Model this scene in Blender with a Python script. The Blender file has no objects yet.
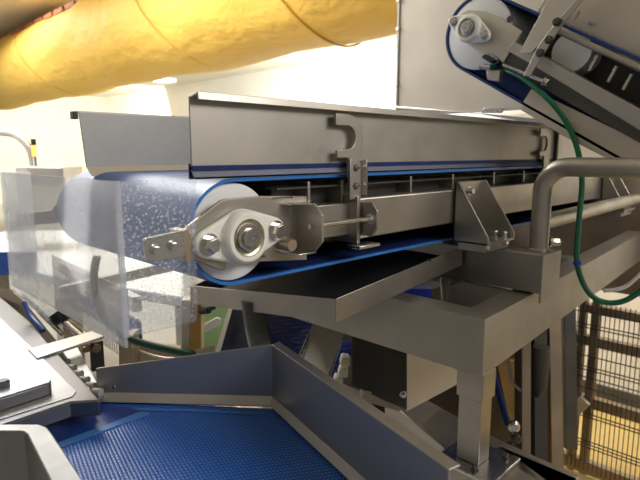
import bpy, bmesh, math, random
from mathutils import Vector, Matrix
random.seed(7)
S = bpy.context.scene
COL = S.collection

# ------------------------------------------------------------------ camera
F = 540.0
PITCH = math.atan(87 / 540.0)
CAMZ = 1.5
cam_d = bpy.data.cameras.new('camera')
cam = bpy.data.objects.new('camera', cam_d)
COL.objects.link(cam)
cam.location = (0, 0, CAMZ)
cam.rotation_euler = (math.pi / 2 - PITCH, 0, -math.pi / 4)
cam_d.sensor_width = 36
cam_d.lens = F / 640 * 36
cam_d.clip_start = 0.02
cam_d.clip_end = 100
cam_d.dof.use_dof = True
cam_d.dof.focus_distance = 1.0
cam_d.dof.aperture_fstop = 7.0
cam_d.lens = F / 640 * 36
S.camera = cam

# ------------------------------------------------------------------ world, exposure
S.view_settings.view_transform = 'Standard'
S.view_settings.look = 'None'
S.view_settings.exposure = 0.0
S.view_settings.gamma = 1
S.view_settings.use_curve_mapping = False
w = bpy.data.worlds.new('world')
S.world = w
w.use_nodes = True
w.node_tree.nodes['Background'].inputs[0].default_value = (1.0, 0.96, 0.90, 1)
w.node_tree.nodes['Background'].inputs[1].default_value = 0.20


def area(name, loc, target, size, sizey, power, color):
    d = bpy.data.lights.new(name, 'AREA')
    d.shape = 'RECTANGLE'
    d.size = size
    d.size_y = sizey
    d.energy = power
    d.color = color
    o = bpy.data.objects.new(name, d)
    COL.objects.link(o)
    o.location = loc
    o.rotation_euler = (Vector(target) - Vector(loc)).to_track_quat('-Z', 'Y').to_euler()
    return o


area('area_light', (1.7, -1.9, 3.1), (1.0, 0.4, 1.2), 2.0, 1.4, 84, (1.0, 0.96, 0.90))
area('area_light', (-0.9, 3.6, 2.2), (2.8, 4.6, 2.6), 1.4, 3.0, 30, (1.0, 0.98, 0.95))  # added lamp, brightens the yellow duct
area('area_light', (1.2, 6.6, 3.2), (1.6, 6.0, 0.0), 2.6, 5.0, 190, (1.0, 0.98, 0.95))
area('area_light', (0.9, 3.4, 3.2), (0.9, 3.4, 0.0), 1.2, 1.6, 110, (1.0, 0.98, 0.95))  # added lamp over the white table, lifts the left background
area('area_light', (6.0, 6.8, 3.2), (7.9, 7.2, 1.8), 1.4, 7.0, 620, (1.0, 0.99, 0.97))  # added lamp that washes the right wall white
area('area_light', (4.6, 14.0, 3.2), (4.6, 17.9, 1.6), 7.0, 2.4, 560, (1.0, 0.98, 0.90))  # added lamp that brightens the back wall
area('area_light', (2.95, 0.2, 1.9), (3.5, 0.6, 0.5), 0.4, 1.2, 14, (1.0, 0.96, 0.86))  # added lamp, brightens the partition behind the fence

# ------------------------------------------------------------------ pixel rays on real planes
_s = math.sqrt(.5)
FW = Vector((_s * math.cos(PITCH), _s * math.cos(PITCH), -math.sin(PITCH)))
RT = Vector((_s, -_s, 0))
UP = RT.cross(FW)
CAM = Vector((0, 0, CAMZ))


def ray(x, y):
    return FW + RT * ((x - 320) / F) + UP * ((240 - y) / F)


def _pl(x, y, a, v):
    d = ray(x, y)
    return CAM + d * ((v - CAM[a]) / d[a])


def PX(x, y, v): return _pl(x, y, 0, v)
def PY(x, y, v): return _pl(x, y, 1, v)
def PZ(x, y, v): return _pl(x, y, 2, v)
def PD(x, y, v): return CAM + ray(x, y) * v


# ------------------------------------------------------------------ materials
def new_mat(name):
    m = bpy.data.materials.new(name)
    m.use_nodes = True
    return m, m.node_tree.nodes, m.node_tree.links, m.node_tree.nodes['Principled BSDF']


def noise(N, L, scale, stretch=(1, 1, 1), detail=4):
    tc = N.new('ShaderNodeTexCoord')
    mp = N.new('ShaderNodeMapping')
    mp.inputs['Scale'].default_value = stretch
    n = N.new('ShaderNodeTexNoise')
    n.inputs['Scale'].default_value = scale
    n.inputs['Detail'].default_value = detail
    L.new(tc.outputs['Object'], mp.inputs['Vector'])
    L.new(mp.outputs[0], n.inputs['Vector'])
    return n


def ramp(N, L, src, stops):
    r = N.new('ShaderNodeValToRGB')
    els = r.color_ramp.elements
    while len(els) < len(stops):
        els.new(0.5)
    for e, (p, c) in zip(els, stops):
        e.position = p
        e.color = c if len(c) == 4 else (*c, 1)
    L.new(src, r.inputs[0])
    return r


def steel(name, col, rough=0.38, metal=1.0, var=0.18, grain=(1, 1, 14)):
    m, N, L, B = new_mat(name)
    n = noise(N, L, 7, (1, 1, 1), 6)
    lo = tuple(c * (1 - var) for c in col)
    hi = tuple(min(1, c * (1 + var)) for c in col)
    r = ramp(N, L, n.outputs['Fac'], [(0.3, lo), (0.7, hi)])
    L.new(r.outputs[0], B.inputs['Base Color'])
    B.inputs['Metallic'].default_value = metal
    n2 = noise(N, L, 60, grain, 3)
    mr = N.new('ShaderNodeMapRange')
    mr.inputs['To Min'].default_value = rough - 0.07
    mr.inputs['To Max'].default_value = rough + 0.09
    L.new(n2.outputs['Fac'], mr.inputs['Value'])
    L.new(mr.outputs[0], B.inputs['Roughness'])
    b = N.new('ShaderNodeBump')
    b.inputs['Strength'].default_value = 0.04
    b.inputs['Distance'].default_value = 0.001
    L.new(n2.outputs['Fac'], b.inputs['Height'])
    L.new(b.outputs[0], B.inputs['Normal'])
    return m


def plain(name, col, rough=0.5, metal=0.0, var=0.08, scale=12, spec=0.5):
    m, N, L, B = new_mat(name)
    n = noise(N, L, scale)
    lo = tuple(c * (1 - var) for c in col)
    hi = tuple(min(1, c * (1 + var)) for c in col)
    r = ramp(N, L, n.outputs['Fac'], [(0.3, lo), (0.7, hi)])
    L.new(r.outputs[0], B.inputs['Base Color'])
    B.inputs['Roughness'].default_value = rough
    B.inputs['Metallic'].default_value = metal
    B.inputs['Specular IOR Level'].default_value = spec
    return m


def emit(name, col, strength):
    m, N, L, B = new_mat(name)
    B.inputs['Base Color'].default_value = (*col, 1)
    B.inputs['Emission Color'].default_value = (*col, 1)
    B.inputs['Emission Strength'].default_value = strength
    return m


STEEL = steel('brushed_steel', (0.48, 0.445, 0.40), 0.42)
STEEL_FINE = steel('blasted_steel', (0.46, 0.435, 0.395), 0.5, var=0.10, grain=(1, 1, 1))
STEEL_GREY = steel('grey_steel', (0.34, 0.34, 0.335), 0.5, var=0.05, grain=(1, 1, 1))
STEEL_TAN = steel('tan_steel_sheet', (0.60, 0.545, 0.46), 0.5, metal=0.65, var=0.06)
STEEL_BR = steel('polished_steel', (0.72, 0.70, 0.66), 0.24, var=0.06)
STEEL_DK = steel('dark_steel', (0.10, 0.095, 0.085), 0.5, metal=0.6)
STEEL_WARM = steel('warm_steel', (0.42, 0.34, 0.26), 0.45, metal=0.9)
CHUTE = plain('chute_steel', (0.36, 0.355, 0.35), 0.42, 0.75, 0.03, 5)
ZINC = plain('bolt_steel', (0.72, 0.70, 0.67), 0.25, 1.0, 0.12, 60)
WHITE = plain('white_plastic', (0.93, 0.92, 0.87), 0.42, 0, 0.03, 20)
DISC = plain('pulley_plastic', (0.90, 0.90, 0.90), 0.5, 0, 0.04, 12)
BRASS = plain('bearing_ring', (0.52, 0.47, 0.33), 0.35, 1.0, 0.25, 80)
NAVY = plain('navy_belt', (0.010, 0.028, 0.13), 0.6, 0, 0.25, 30, 0.25)
BLUE = plain('blue_belt_edge', (0.030, 0.19, 0.60), 0.38, 0, 0.12, 30)
BLUEM = plain('blue_belt_cover', (0.035, 0.115, 0.40), 0.42, 0, 0.10, 30)
NAVY_EDGE = plain('dark_blue_belt_edge', (0.012, 0.045, 0.20), 0.35, 0, 0.2, 30)
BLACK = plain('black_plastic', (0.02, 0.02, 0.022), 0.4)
GREYKNOB = plain('grey_knob', (0.10, 0.11, 0.13), 0.4)
GREEN = plain('green_hose', (0.008, 0.14, 0.065), 0.38, 0, 0.15, 20)
GREEN_DK = plain('dark_green_hose', (0.010, 0.075, 0.045), 0.4)
HOSE = plain('grey_corrugated_hose', (0.34, 0.33, 0.29), 0.55)
CREAM = plain('cream_panel', (0.80, 0.76, 0.66), 0.5)
WALLM = plain('cream_wall', (0.76, 0.73, 0.58), 0.65, 0, 0.04, 1.2)
WALLW = plain('white_wall', (0.90, 0.89, 0.84), 0.6, 0, 0.03, 1.2)
CEIL = plain('ceiling_paint', (0.80, 0.74, 0.58), 0.7, 0, 0.05, 1)
GREENP = plain('green_floor_paint', (0.33, 0.52, 0.25), 0.5)
WHITEP = plain('white_enamel', (0.85, 0.85, 0.83), 0.3, 0, 0.03)
COVER = plain('white_machine_cover', (0.82, 0.84, 0.86), 0.26, 0.35, 0.03)
COVER_FRONT = steel('shaded_cover_steel', (0.17, 0.17, 0.18), 0.3, metal=0.9, var=0.05)  # darker copy for the cover fronts, their shade put into the colour
BLUEP = plain('blue_crate_plastic', (0.03, 0.10, 0.42), 0.4)
BLUEB = plain('blue_guide', (0.02, 0.035, 0.5), 0.4)
FOAM = plain('pale_foam', (0.75, 0.70, 0.60), 0.8)
ORANGE = emit('orange_lamp', (1.0, 0.30, 0.05), 3.5)
LAMP = emit('lamp_diffuser', (1.0, 0.98, 0.92), 6.0)
COPPER = plain('amber_metal', (0.50, 0.30, 0.10), 0.4, 0.6, 0.25, 15)


def floor_mat():
    m, N, L, B = new_mat('yellow_epoxy_floor')
    n = noise(N, L, 1.3)
    r = ramp(N, L, n.outputs['Fac'], [(0.35, (0.62, 0.44, 0.15)), (0.65, (0.72, 0.53, 0.20))])
    L.new(r.outputs[0], B.inputs['Base Color'])
    B.inputs['Roughness'].default_value = 0.3
    return m


def duct_mat():
    m, N, L, B = new_mat('yellow_fabric')
    n = noise(N, L, 2.0, (1, 0.35, 1))
    r = ramp(N, L, n.outputs['Fac'], [(0.3, (0.93, 0.57, 0.10)), (0.7, (0.96, 0.63, 0.125))])
    L.new(r.outputs[0], B.inputs['Base Color'])
    B.inputs['Roughness'].default_value = 0.6
    n2 = noise(N, L, 3.2, (1.6, 0.9, 1.6), 3)
    b = N.new('ShaderNodeBump')
    b.inputs['Strength'].default_value = 0.6
    b.inputs['Distance'].default_value = 0.07
    L.new(n2.outputs['Fac'], b.inputs['Height'])
    L.new(b.outputs[0], B.inputs['Normal'])
    return m


def mesh_belt_mat(name, scale, lo, hi):
    m, N, L, B = new_mat(name)
    tc = N.new('ShaderNodeTexCoord')
    mp = N.new('ShaderNodeMapping')
    mp.inputs['Rotation'].default_value = (0, 0, math.radians(20))
    mp.inputs['Scale'].default_value = (1, 0.62, 1)
    v = N.new('ShaderNodeTexVoronoi')
    v.inputs['Scale'].default_value = scale
    v.inputs['Randomness'].default_value = 0.0
    L.new(tc.outputs['Object'], mp.inputs['Vector'])
    L.new(mp.outputs[0], v.inputs['Vector'])
    r = ramp(N, L, v.outputs['Distance'], [(0.18, hi), (0.5, lo)])
    L.new(r.outputs[0], B.inputs['Base Color'])
    B.inputs['Roughness'].default_value = 0.32
    b = N.new('ShaderNodeBump')
    b.invert = True
    b.inputs['Strength'].default_value = 0.9
    b.inputs['Distance'].default_value = 0.0016
    L.new(v.outputs['Distance'], b.inputs['Height'])
    L.new(b.outputs[0], B.inputs['Normal'])
    return m


def acrylic(name, haze, dirt, tint=(0.86, 0.88, 0.95), spots=160.0, thr=(0.56, 0.64)):
    """clear plastic with a milky haze and, where dirty, white dried droplets"""
    m, N, L, B = new_mat(name)
    out = N['Material Output']
    tr = N.new('ShaderNodeBsdfTransparent')
    tr.inputs[0].default_value = (0.93, 0.95, 0.97, 1)
    B.inputs['Base Color'].default_value = (*tint, 1)
    B.inputs['Roughness'].default_value = 0.5
    n = noise(N, L, spots, detail=2)
    r = ramp(N, L, n.outputs['Fac'], [(thr[0], (haze,) * 3), (thr[1], (min(1, haze + dirt),) * 3)])
    n3 = noise(N, L, 9, detail=3)
    r3 = ramp(N, L, n3.outputs['Fac'], [(0.35, (0.65,) * 3), (0.7, (1.0,) * 3)])
    mu = N.new('ShaderNodeMath')
    mu.operation = 'MULTIPLY'
    L.new(r.outputs[0], mu.inputs[0])
    L.new(r3.outputs[0], mu.inputs[1])
    mix = N.new('ShaderNodeMixShader')
    L.new(mu.outputs[0], mix.inputs[0])
    L.new(tr.outputs[0], mix.inputs[1])
    tl = N.new('ShaderNodeBsdfTranslucent')
    tl.inputs[0].default_value = (*tint, 1)
    mixb = N.new('ShaderNodeMixShader')
    mixb.inputs[0].default_value = 0.75
    L.new(B.outputs[0], mixb.inputs[1])
    L.new(tl.outputs[0], mixb.inputs[2])
    L.new(mixb.outputs[0], mix.inputs[2])
    gl = N.new('ShaderNodeBsdfGlossy')
    gl.inputs['Roughness'].default_value = 0.05
    lw = N.new('ShaderNodeLayerWeight')
    lw.inputs['Blend'].default_value = 0.5
    pw = N.new('ShaderNodeMath')
    pw.operation = 'POWER'
    pw.inputs[1].default_value = 4.0
    L.new(lw.outputs['Facing'], pw.inputs[0])
    fr = N.new('ShaderNodeMapRange')
    fr.inputs['To Min'].default_value = 0.03
    fr.inputs['To Max'].default_value = 0.5
    L.new(pw.outputs[0], fr.inputs['Value'])
    mix2 = N.new('ShaderNodeMixShader')
    L.new(fr.outputs[0], mix2.inputs[0])
    L.new(mix.outputs[0], mix2.inputs[1])
    L.new(gl.outputs[0], mix2.inputs[2])
    L.new(mix2.outputs[0], out.inputs['Surface'])
    return m


FLOORM = floor_mat()
DUCTM = duct_mat()
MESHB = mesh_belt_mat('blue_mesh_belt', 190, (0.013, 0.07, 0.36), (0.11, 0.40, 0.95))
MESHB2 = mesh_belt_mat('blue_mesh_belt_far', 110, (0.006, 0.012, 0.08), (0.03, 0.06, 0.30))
ACR_CLEAR = acrylic('hazy_acrylic', 0.34, 0.02, tint=(0.97, 0.97, 1.0), spots=20)
ACR_DIRTY = acrylic('spotted_acrylic', 0.10, 0.40, spots=230.0, thr=(0.57, 0.66))
ACR_EDGE = acrylic('acrylic_edge', 0.65, 0.1, tint=(0.80, 0.80, 0.86))
CLEARTUBE = acrylic('clear_tube_plastic', 0.35, 0.2)


# ------------------------------------------------------------------ mesh builder
def frame_of(ax):
    ax = Vector(ax).normalized()
    h = Vector((0, 0, 1)) if abs(ax.z) < 0.9 else Vector((1, 0, 0))
    u = ax.cross(h).normalized()
    return ax, u, ax.cross(u).normalized()


class M:
    def __init__(self):
        self.v = []
        self.f = []

    def add(self, vs, fs):
        o = len(self.v)
        self.v += [Vector(x) for x in vs]
        self.f += [tuple(i + o for i in f) for f in fs]
        return self

    def box(self, a, b):
        x0, y0, z0 = a
        x1, y1, z1 = b
        vs = [(x, y, z) for z in (z0, z1) for (x, y) in ((x0, y0), (x1, y0), (x1, y1), (x0, y1))]
        return self.add(vs, [(0, 3, 2, 1), (4, 5, 6, 7), (0, 1, 5, 4), (1, 2, 6, 5), (2, 3, 7, 6), (3, 0, 4, 7)])

    def prism(self, pts, vec):
        pts = [Vector(p) for p in pts]
        vec = Vector(vec)
        n = len(pts)
        fs = [tuple(range(n))[::-1], tuple(range(n, 2 * n))]
        fs += [(i, (i + 1) % n, n + (i + 1) % n, n + i) for i in range(n)]
        return self.add(pts + [p + vec for p in pts], fs)

    def bar(self, a, b, wd, ht, up=(0, 0, 1)):
        a = Vector(a)
        b = Vector(b)
        d = (b - a).normalized()
        s = d.cross(Vector(up)).normalized()
        u = s.cross(d).normalized()
        q = [a + s * (i * wd / 2) + u * (j * ht / 2) for i, j in ((-1, -1), (1, -1), (1, 1), (-1, 1))]
        return self.prism(q, b - a)

    def lathe(self, p, ax, prof, seg=24):
        """prof: list of (distance along ax, radius)"""
        p = Vector(p)
        ax, u, w_ = frame_of(ax)
        vs = []
        for d, r in prof:
            r = max(r, 1e-5)
            vs += [p + ax * d + (u * math.cos(t) + w_ * math.sin(t)) * r
                   for t in (2 * math.pi * k / seg for k in range(seg))]
        fs = []
        for i in range(len(prof) - 1):
            for k in range(seg):
                fs.append((i * seg + k, i * seg + (k + 1) % seg, (i + 1) * seg + (k + 1) % seg, (i + 1) * seg + k))
        fs.append(tuple(range(seg))[::-1])
        o = (len(prof) - 1) * seg
        fs.append(tuple(o + k for k in range(seg)))
        return self.add(vs, fs)

    def cyl(self, a, b, r, seg=20):
        a = Vector(a)
        b = Vector(b)
        return self.lathe(a, b - a, [(0, r), ((b - a).length, r)], seg)

    def hexbolt(self, p, ax, r, h, rot=0.0):
        """washer plus a chamfered hexagonal head"""
        self.lathe(p, ax, [(0, r * 1.35), (h * 0.22, r * 1.35)], 20)
        ax, u, w_ = frame_of(ax)
        b = Vector(p) + ax * h * 0.22
        vs = []
        for d, rr in ((0, r), (h * 0.85, r), (h, r * 0.85)):
            vs += [b + ax * d + (u * math.cos(t) + w_ * math.sin(t)) * rr
                   for t in (rot + math.pi / 3 * k for k in range(6))]
        fs = [tuple(range(6))[::-1], tuple(range(12, 18))]
        for i in range(2):
            fs += [(i * 6 + k, i * 6 + (k + 1) % 6, i * 6 + 6 + (k + 1) % 6, i * 6 + 6 + k) for k in range(6)]
        return self.add(vs, fs)

    def tube(self, pts, r, seg=12, sub=8, smooth=True):
        """r: a number or one radius per point"""
        pts = [Vector(p) for p in pts]
        rs = [r] * len(pts) if not isinstance(r, (list, tuple)) else list(r)
        if smooth and len(pts) > 2:
            P, R = [], []
            for i in range(len(pts) - 1):
                p0 = pts[max(i - 1, 0)]
                p1, p2 = pts[i], pts[i + 1]
                p3 = pts[min(i + 2, len(pts) - 1)]
                for k in range(sub):
                    t = k / sub
                    P.append(0.5 * ((2 * p1) + (p2 - p0) * t + (2 * p0 - 5 * p1 + 4 * p2 - p3) * t * t
                                    + (3 * p1 - p0 - 3 * p2 + p3) * t ** 3))
                    R.append(rs[i] * (1 - t) + rs[i + 1] * t)
            P.append(pts[-1])
            R.append(rs[-1])
            pts, rs = P, R
        n = len(pts)
        u = None
        vs = []
        for i, p in enumerate(pts):
            d = (pts[min(i + 1, n - 1)] - pts[max(i - 1, 0)]).normalized()
            if u is None:
                _, u, _x = frame_of(d)
            u = (u - d * u.dot(d)).normalized()
            w_ = d.cross(u)
            vs += [p + (u * math.cos(t) + w_ * math.sin(t)) * rs[i] for t in (2 * math.pi * k / seg for k in range(seg))]
        fs = []
        for i in range(n - 1):
            for k in range(seg):
                fs.append((i * seg + k, i * seg + (k + 1) % seg, (i + 1) * seg + (k + 1) % seg, (i + 1) * seg + k))
        fs.append(tuple(range(seg))[::-1])
        fs.append(tuple((n - 1) * seg + k for k in range(seg)))
        return self.add(vs, fs)

    def loop_band(self, outer, inner, vec):
        """closed band between two equal-length outlines, extruded by vec"""
        n = len(outer)
        vec = Vector(vec)
        vs = [Vector(p) for p in outer] + [Vector(p) for p in inner]
        vs += [p + vec for p in vs]
        fs = []
        for i in range(n):
            j = (i + 1) % n
            fs += [(i, j, n + j, n + i), (2 * n + i, 3 * n + i, 3 * n + j, 2 * n + j),
                   (i, 2 * n + i, 2 * n + j, j), (n + i, n + j, 3 * n + j, 3 * n + i)]
        return self.add(vs, fs)

    def build(self, name, mat, parent=None, bevel=0.0, origin=None, sharp=35):
        me = bpy.data.meshes.new(name)
        if parent is not None:
            o0 = ORG[parent.name]
        else:
            o0 = Vector(origin) if origin is not None else Vector((0, 0, 0))
            if origin is None:
                n = len(self.v)
                o0 = Vector((sum(v.x for v in self.v) / n, sum(v.y for v in self.v) / n, min(v.z for v in self.v)))
        me.from_pydata([v - o0 for v in self.v], [], self.f)
        bm = bmesh.new()
        bm.from_mesh(me)
        bmesh.ops.recalc_face_normals(bm, faces=bm.faces)
        bm.to_mesh(me)
        bm.free()
        me.polygons.foreach_set('use_smooth', [True] * len(me.polygons))
        me.set_sharp_from_angle(angle=math.radians(sharp))
        me.materials.append(mat)
        o = bpy.data.objects.new(name, me)
        COL.objects.link(o)
        if parent is not None:
            o.parent = parent
        else:
            o.location = o0
        ORG[o.name] = o0
        if bevel:
            b = o.modifiers.new('bevel', 'BEVEL')
            b.width = bevel
            b.segments = 2
            b.limit_method = 'ANGLE'
            b.angle_limit = math.radians(40)
        return o


ORG = {}


def thing(name, label, cat, loc, group=None):
    o = bpy.data.objects.new(name, None)
    COL.objects.link(o)
    o.location = loc
    o.empty_display_size = 0.05
    ORG[o.name] = Vector(loc)
    o['label'] = label
    o['category'] = cat
    if group:
        o['group'] = group
    return o


def tag(o, label, cat, group=None, kind=None):
    o['label'] = label
    o['category'] = cat
    if group:
        o['group'] = group
    if kind:
        o['kind'] = kind
    return o


def struct(o):
    o['kind'] = 'structure'
    return o


def stadium(c, du, dv, r, length, n=20, origin_end=True):
    """outline in the plane (du, dv): half circle round c, straight for `length`, half circle"""
    c = Vector(c)
    du = Vector(du)
    dv = Vector(dv)
    pts = []
    for k in range(n + 1):
        t = math.pi / 2 + math.pi * k / n
        pts.append(c + (du * math.cos(t) + dv * math.sin(t)) * r)
    for k in range(n + 1):
        t = -math.pi / 2 + math.pi * k / n
        pts.append(c + du * length + (du * math.cos(t) + dv * math.sin(t)) * r)
    return pts


X3, Y3, Z3 = Vector((1, 0, 0)), Vector((0, 1, 0)), Vector((0, 0, 1))

# ================================================================== the hall
struct(M().box((-3, -3, -0.1), (9, 18, 0)).build('floor', plain('grey_floor', (0.34, 0.33, 0.31), 0.4, 0, 0.08, 2)))
struct(M().box((1.7, -2.6, 0.0), (3.45, 2.4, 0.004)).build('floor_yellow', FLOORM))
struct(M().box((-3, -3, 3.3), (9, 18, 3.4)).build('ceiling', CEIL))
struct(M().box((-3, 17.9, 0), (9, 18, 3.3)).build('wall_back', WALLM))
struct(M().box((7.9, -3, 0), (8, 18, 3.3)).build('wall_right', WALLW))
# pale inner wall behind the fence
t = M().box((3.45, -2.0, 0.0), (3.55, 1.75, 1.75)).build('wall_partition', CREAM)
struct(t)
struct(M().box((3.43, -2.0, 0.0), (3.45, 1.75, 0.09)).build('baseboard_partition', STEEL_DK))


def ceiling_light(px, py, zc, r, label):
    p = PZ(px, py, zc)
    t = thing('ceiling_light', label, 'light', (p.x, p.y, zc), 'round ceiling lights')
    M().lathe((p.x, p.y, zc + 0.06), (0, 0, -1), [(0, r * 1.04), (0.05, r * 1.04), (0.055, r)], 32).build('housing', WHITEP, t)
    M().lathe((p.x, p.y, zc + 0.005), (0, 0, -1), [(0, r * 0.98), (0.02, r * 0.95), (0.03, r * 0.5)], 32).build('diffuser', LAMP, t)


ceiling_light(66, 101, 3.24, 0.42, 'round white ceiling light glowing below the left end of the yellow duct')
ceiling_light(162, 80, 3.24, 0.34, 'round white ceiling light glowing above the top corner of the far side guard')

# ------------------------------------------------------------------ yellow fabric duct
def duct():
    R0, X0, Z0 = 0.485, 2.80, 2.715
    t = thing('air_duct', 'big yellow fabric air duct hanging below the ceiling at the top left', 'air duct', (X0, 5.5, Z0 - R0))
    seg, m = 64, M()
    ys = [0.9 + i * 0.06 for i in range(236)]
    vs, fs = [], []
    for y in ys:
        for k in range(seg):
            a = 2 * math.pi * k / seg
            ph = math.sin(a) * 1.4 + math.cos(a) * 0.4
            r = R0 + 0.010 * math.sin(4.2 * y + 2.2 * ph) + 0.0045 * math.sin(9 * y - 3.0 * ph) * (0.5 + 0.5 * math.sin(1.3 * y)) \
                + 0.012 * math.sin(2.1 * y + 1.1 * a)
            for yr in (3.35, 5.2, 8.0, 11.0):
                r -= 0.016 * math.exp(-((y - yr - 0.16 * math.sin(a)) / 0.045) ** 2)
            vs.append((X0 + r * math.cos(a), y, Z0 + r * math.sin(a)))
    n = len(ys)
    for i in range(n - 1):
        for k in range(seg):
            fs.append((i * seg + k, i * seg + (k + 1) % seg, (i + 1) * seg + (k + 1) % seg, (i + 1) * seg + k))
    fs.append(tuple(range(seg))[::-1])
    fs.append(tuple((n - 1) * seg + k for k in range(seg)))
    m.add(vs, fs)
    m.build('fabric_tube', DUCTM, t, sharp=80)
    for yc, amp in ((4.45, 0.45), (2.85, 0.25), (7.6, 0.6)):
        ring = []
        for k in range(65):
            a = 2 * math.pi * k / 64
            ring.append((X0 + (R0 + .012) * math.cos(a), yc + amp * math.sin(a), Z0 + (R0 + .012) * math.sin(a)))
        M().tube(ring, 0.007, 6, smooth=False).build('seam', plain('ochre_seam', (0.62, 0.33, 0.05), 0.7), t)
    sm = M()
    a = math.radians(128)
    for yr in [1.5 + 0.34 * i for i in range(34)]:
        c = Vector((X0 + (R0 + .012) * math.cos(a), yr, Z0 + (R0 + .012) * math.sin(a)))
        sm.bar(c, c + Vector((0, 0.26, 0)), 0.02, 0.05)
    sm.build('suspension_tape', plain('rust_tape', (0.45, 0.16, 0.06), 0.6), t)
    M().box((X0 - 0.02, 0.9, Z0 + R0 - 0.01), (X0 + 0.02, 15.0, 3.3)).build('hanger_rail', STEEL, t)


duct()


# ================================================================== main conveyor
YF = 0.665           # front edge of the belt
YB = 1.09            # far side guard
YE = 1.165           # back edge of the belt
CZ = 1.381
conv = thing('belt_conveyor', 'long steel belt conveyor with blue edged belt, white end pulley and side guards', 'conveyor', (0.48, 0.87, 1.28))
PC = Vector((0.482, YF, CZ))
LEN = 1.75
out = stadium(PC, X3, Z3, 0.0815, LEN)
inn = stadium(PC, X3, Z3, 0.0770, LEN)
belt = M().loop_band([p + Y3 * 0.004 for p in out], [p + Y3 * 0.004 for p in inn], (0, YE - YF, 0)).build('belt', BLUEM, conv)
M().loop_band(out, [p for p in stadium(PC, X3, Z3, 0.0765, LEN)], (0, 0.004, 0)).build('belt_edge', BLUE, belt)['label'] = 'bright blue cut edge of the belt'
inn2 = stadium(PC, X3, Z3, 0.0765, LEN)
inn3 = stadium(PC, X3, Z3, 0.0755, LEN)
M().loop_band([p + Y3 * 0.006 for p in inn2], [p + Y3 * 0.006 for p in inn3], (0, YE - YF - 0.01, 0)).build('belt_lining', NAVY, belt)
pul = M().lathe((PC.x, YF + 0.004, PC.z), Y3, [(0, 0.066), (0.003, 0.0745), (0.489, 0.0745), (0.492, 0.066)], 64).build('pulley', DISC, conv)
M().lathe((PC.x + LEN, YF + 0.004, PC.z), Y3, [(0, 0.066), (0.003, 0.0745), (0.489, 0.0745), (0.492, 0.066)], 48).build('pulley', DISC, conv)
M().cyl((PC.x, YF - 0.005, PC.z), (PC.x, YE + 0.06, PC.z), 0.0145, 32).build('shaft', ZINC, pul)

# slider bed and its spacers seen in the slot between belt and beam
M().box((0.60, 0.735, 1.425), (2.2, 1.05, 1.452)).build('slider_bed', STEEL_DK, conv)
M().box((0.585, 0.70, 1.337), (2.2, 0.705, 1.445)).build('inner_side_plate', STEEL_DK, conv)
for px in (333, 300, 402, 444, 485, 515):
    p = PY(px, 195, 0.69)
    M().box((p.x - 0.003, 0.667, 1.40), (p.x + 0.003, 0.70, 1.452)).build('spacer', STEEL, conv, 0.0006)
p = PY(300, 195, 0.69)
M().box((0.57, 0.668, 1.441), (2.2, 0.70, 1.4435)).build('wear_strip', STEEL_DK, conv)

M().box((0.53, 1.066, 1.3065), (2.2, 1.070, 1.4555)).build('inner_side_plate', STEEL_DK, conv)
M().box((0.60, 0.80, 1.309), (2.2, 0.804, 1.420)).build('inner_side_plate', STEEL_DK, conv)  # added mid plate that keeps the inside of the belt loop dark
# main beam
M().box((0.735, 0.640, 1.3445), (2.18, 0.690, 1.4195)).build('frame_beam', STEEL, conv, 0.003)
M().box((0.60, 0.656, 1.352), (0.735, 0.688, 1.411)).build('telescopic_tube', STEEL, conv, 0.002)
M().box((0.729, 0.634, 1.338), (0.737, 0.694, 1.4235)).build('beam_collar', STEEL, conv, 0.001)
M().box((0.718, 0.618, 1.330), (0.776, 0.650, 1.336)).build('beam_foot', STEEL_BR, conv, 0.001)

# bearing plate and tensioner plates
def py_poly(pts, y, th):
    return [PY(a, b, y) for a, b in pts], (0, th, 0)


q, v = py_poly([(183, 234), (186, 228), (221, 200.5), (226, 199), (262, 196), (307, 196), (307, 260), (252, 262), (227, 263),
                (225, 270), (219, 270), (186, 256), (183, 251)], 0.648, 0.006)
M().prism(q, v).build('bearing_plate', STEEL, conv, 0.0012)
# rear bearing plate seen through the acrylic
M().prism([(x, YE + 0.012, z) for x, z in ((0.395, 1.385), (0.43, 1.43), (0.62, 1.43), (0.62, 1.345), (0.43, 1.345), (0.395, 1.37))],
          (0, 0.006, 0)).build('bearing_plate', STEEL, conv, 0.0012)
M().box((0.33, YE + 0.018, 1.355), (0.46, YE + 0.022, 1.382)).build('guard_strap', STEEL, conv, 0.001)

# chamfered tension plate facing the end of the conveyor
xa = 0.594
M().prism([(xa, 0.650, 1.345), (xa, 0.607, 1.345), (xa, 0.590, 1.362), (xa, 0.590, 1.404), (xa, 0.607, 1.421), (xa, 0.650, 1.421)],
          (0.005, 0, 0)).build('tension_plate', STEEL, conv, 0.0008)
M().prism([(0.742, 0.641, 1.352), (0.742, 0.612, 1.352), (0.742, 0.600, 1.368), (0.742, 0.600, 1.399), (0.742, 0.612, 1.413), (0.742, 0.641, 1.413)],
          (0.006, 0, 0)).build('tension_plate', STEEL, conv, 0.0008)
rod = M().cyl((0.588, 0.612, 1.3845), (0.742, 0.612, 1.3845), 0.0042, 14).build('tension_rod', ZINC, conv)
M().hexbolt((0.742, 0.612, 1.3845), (-1, 0, 0), 0.0075, 0.007).build('nut', ZINC, rod)
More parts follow.
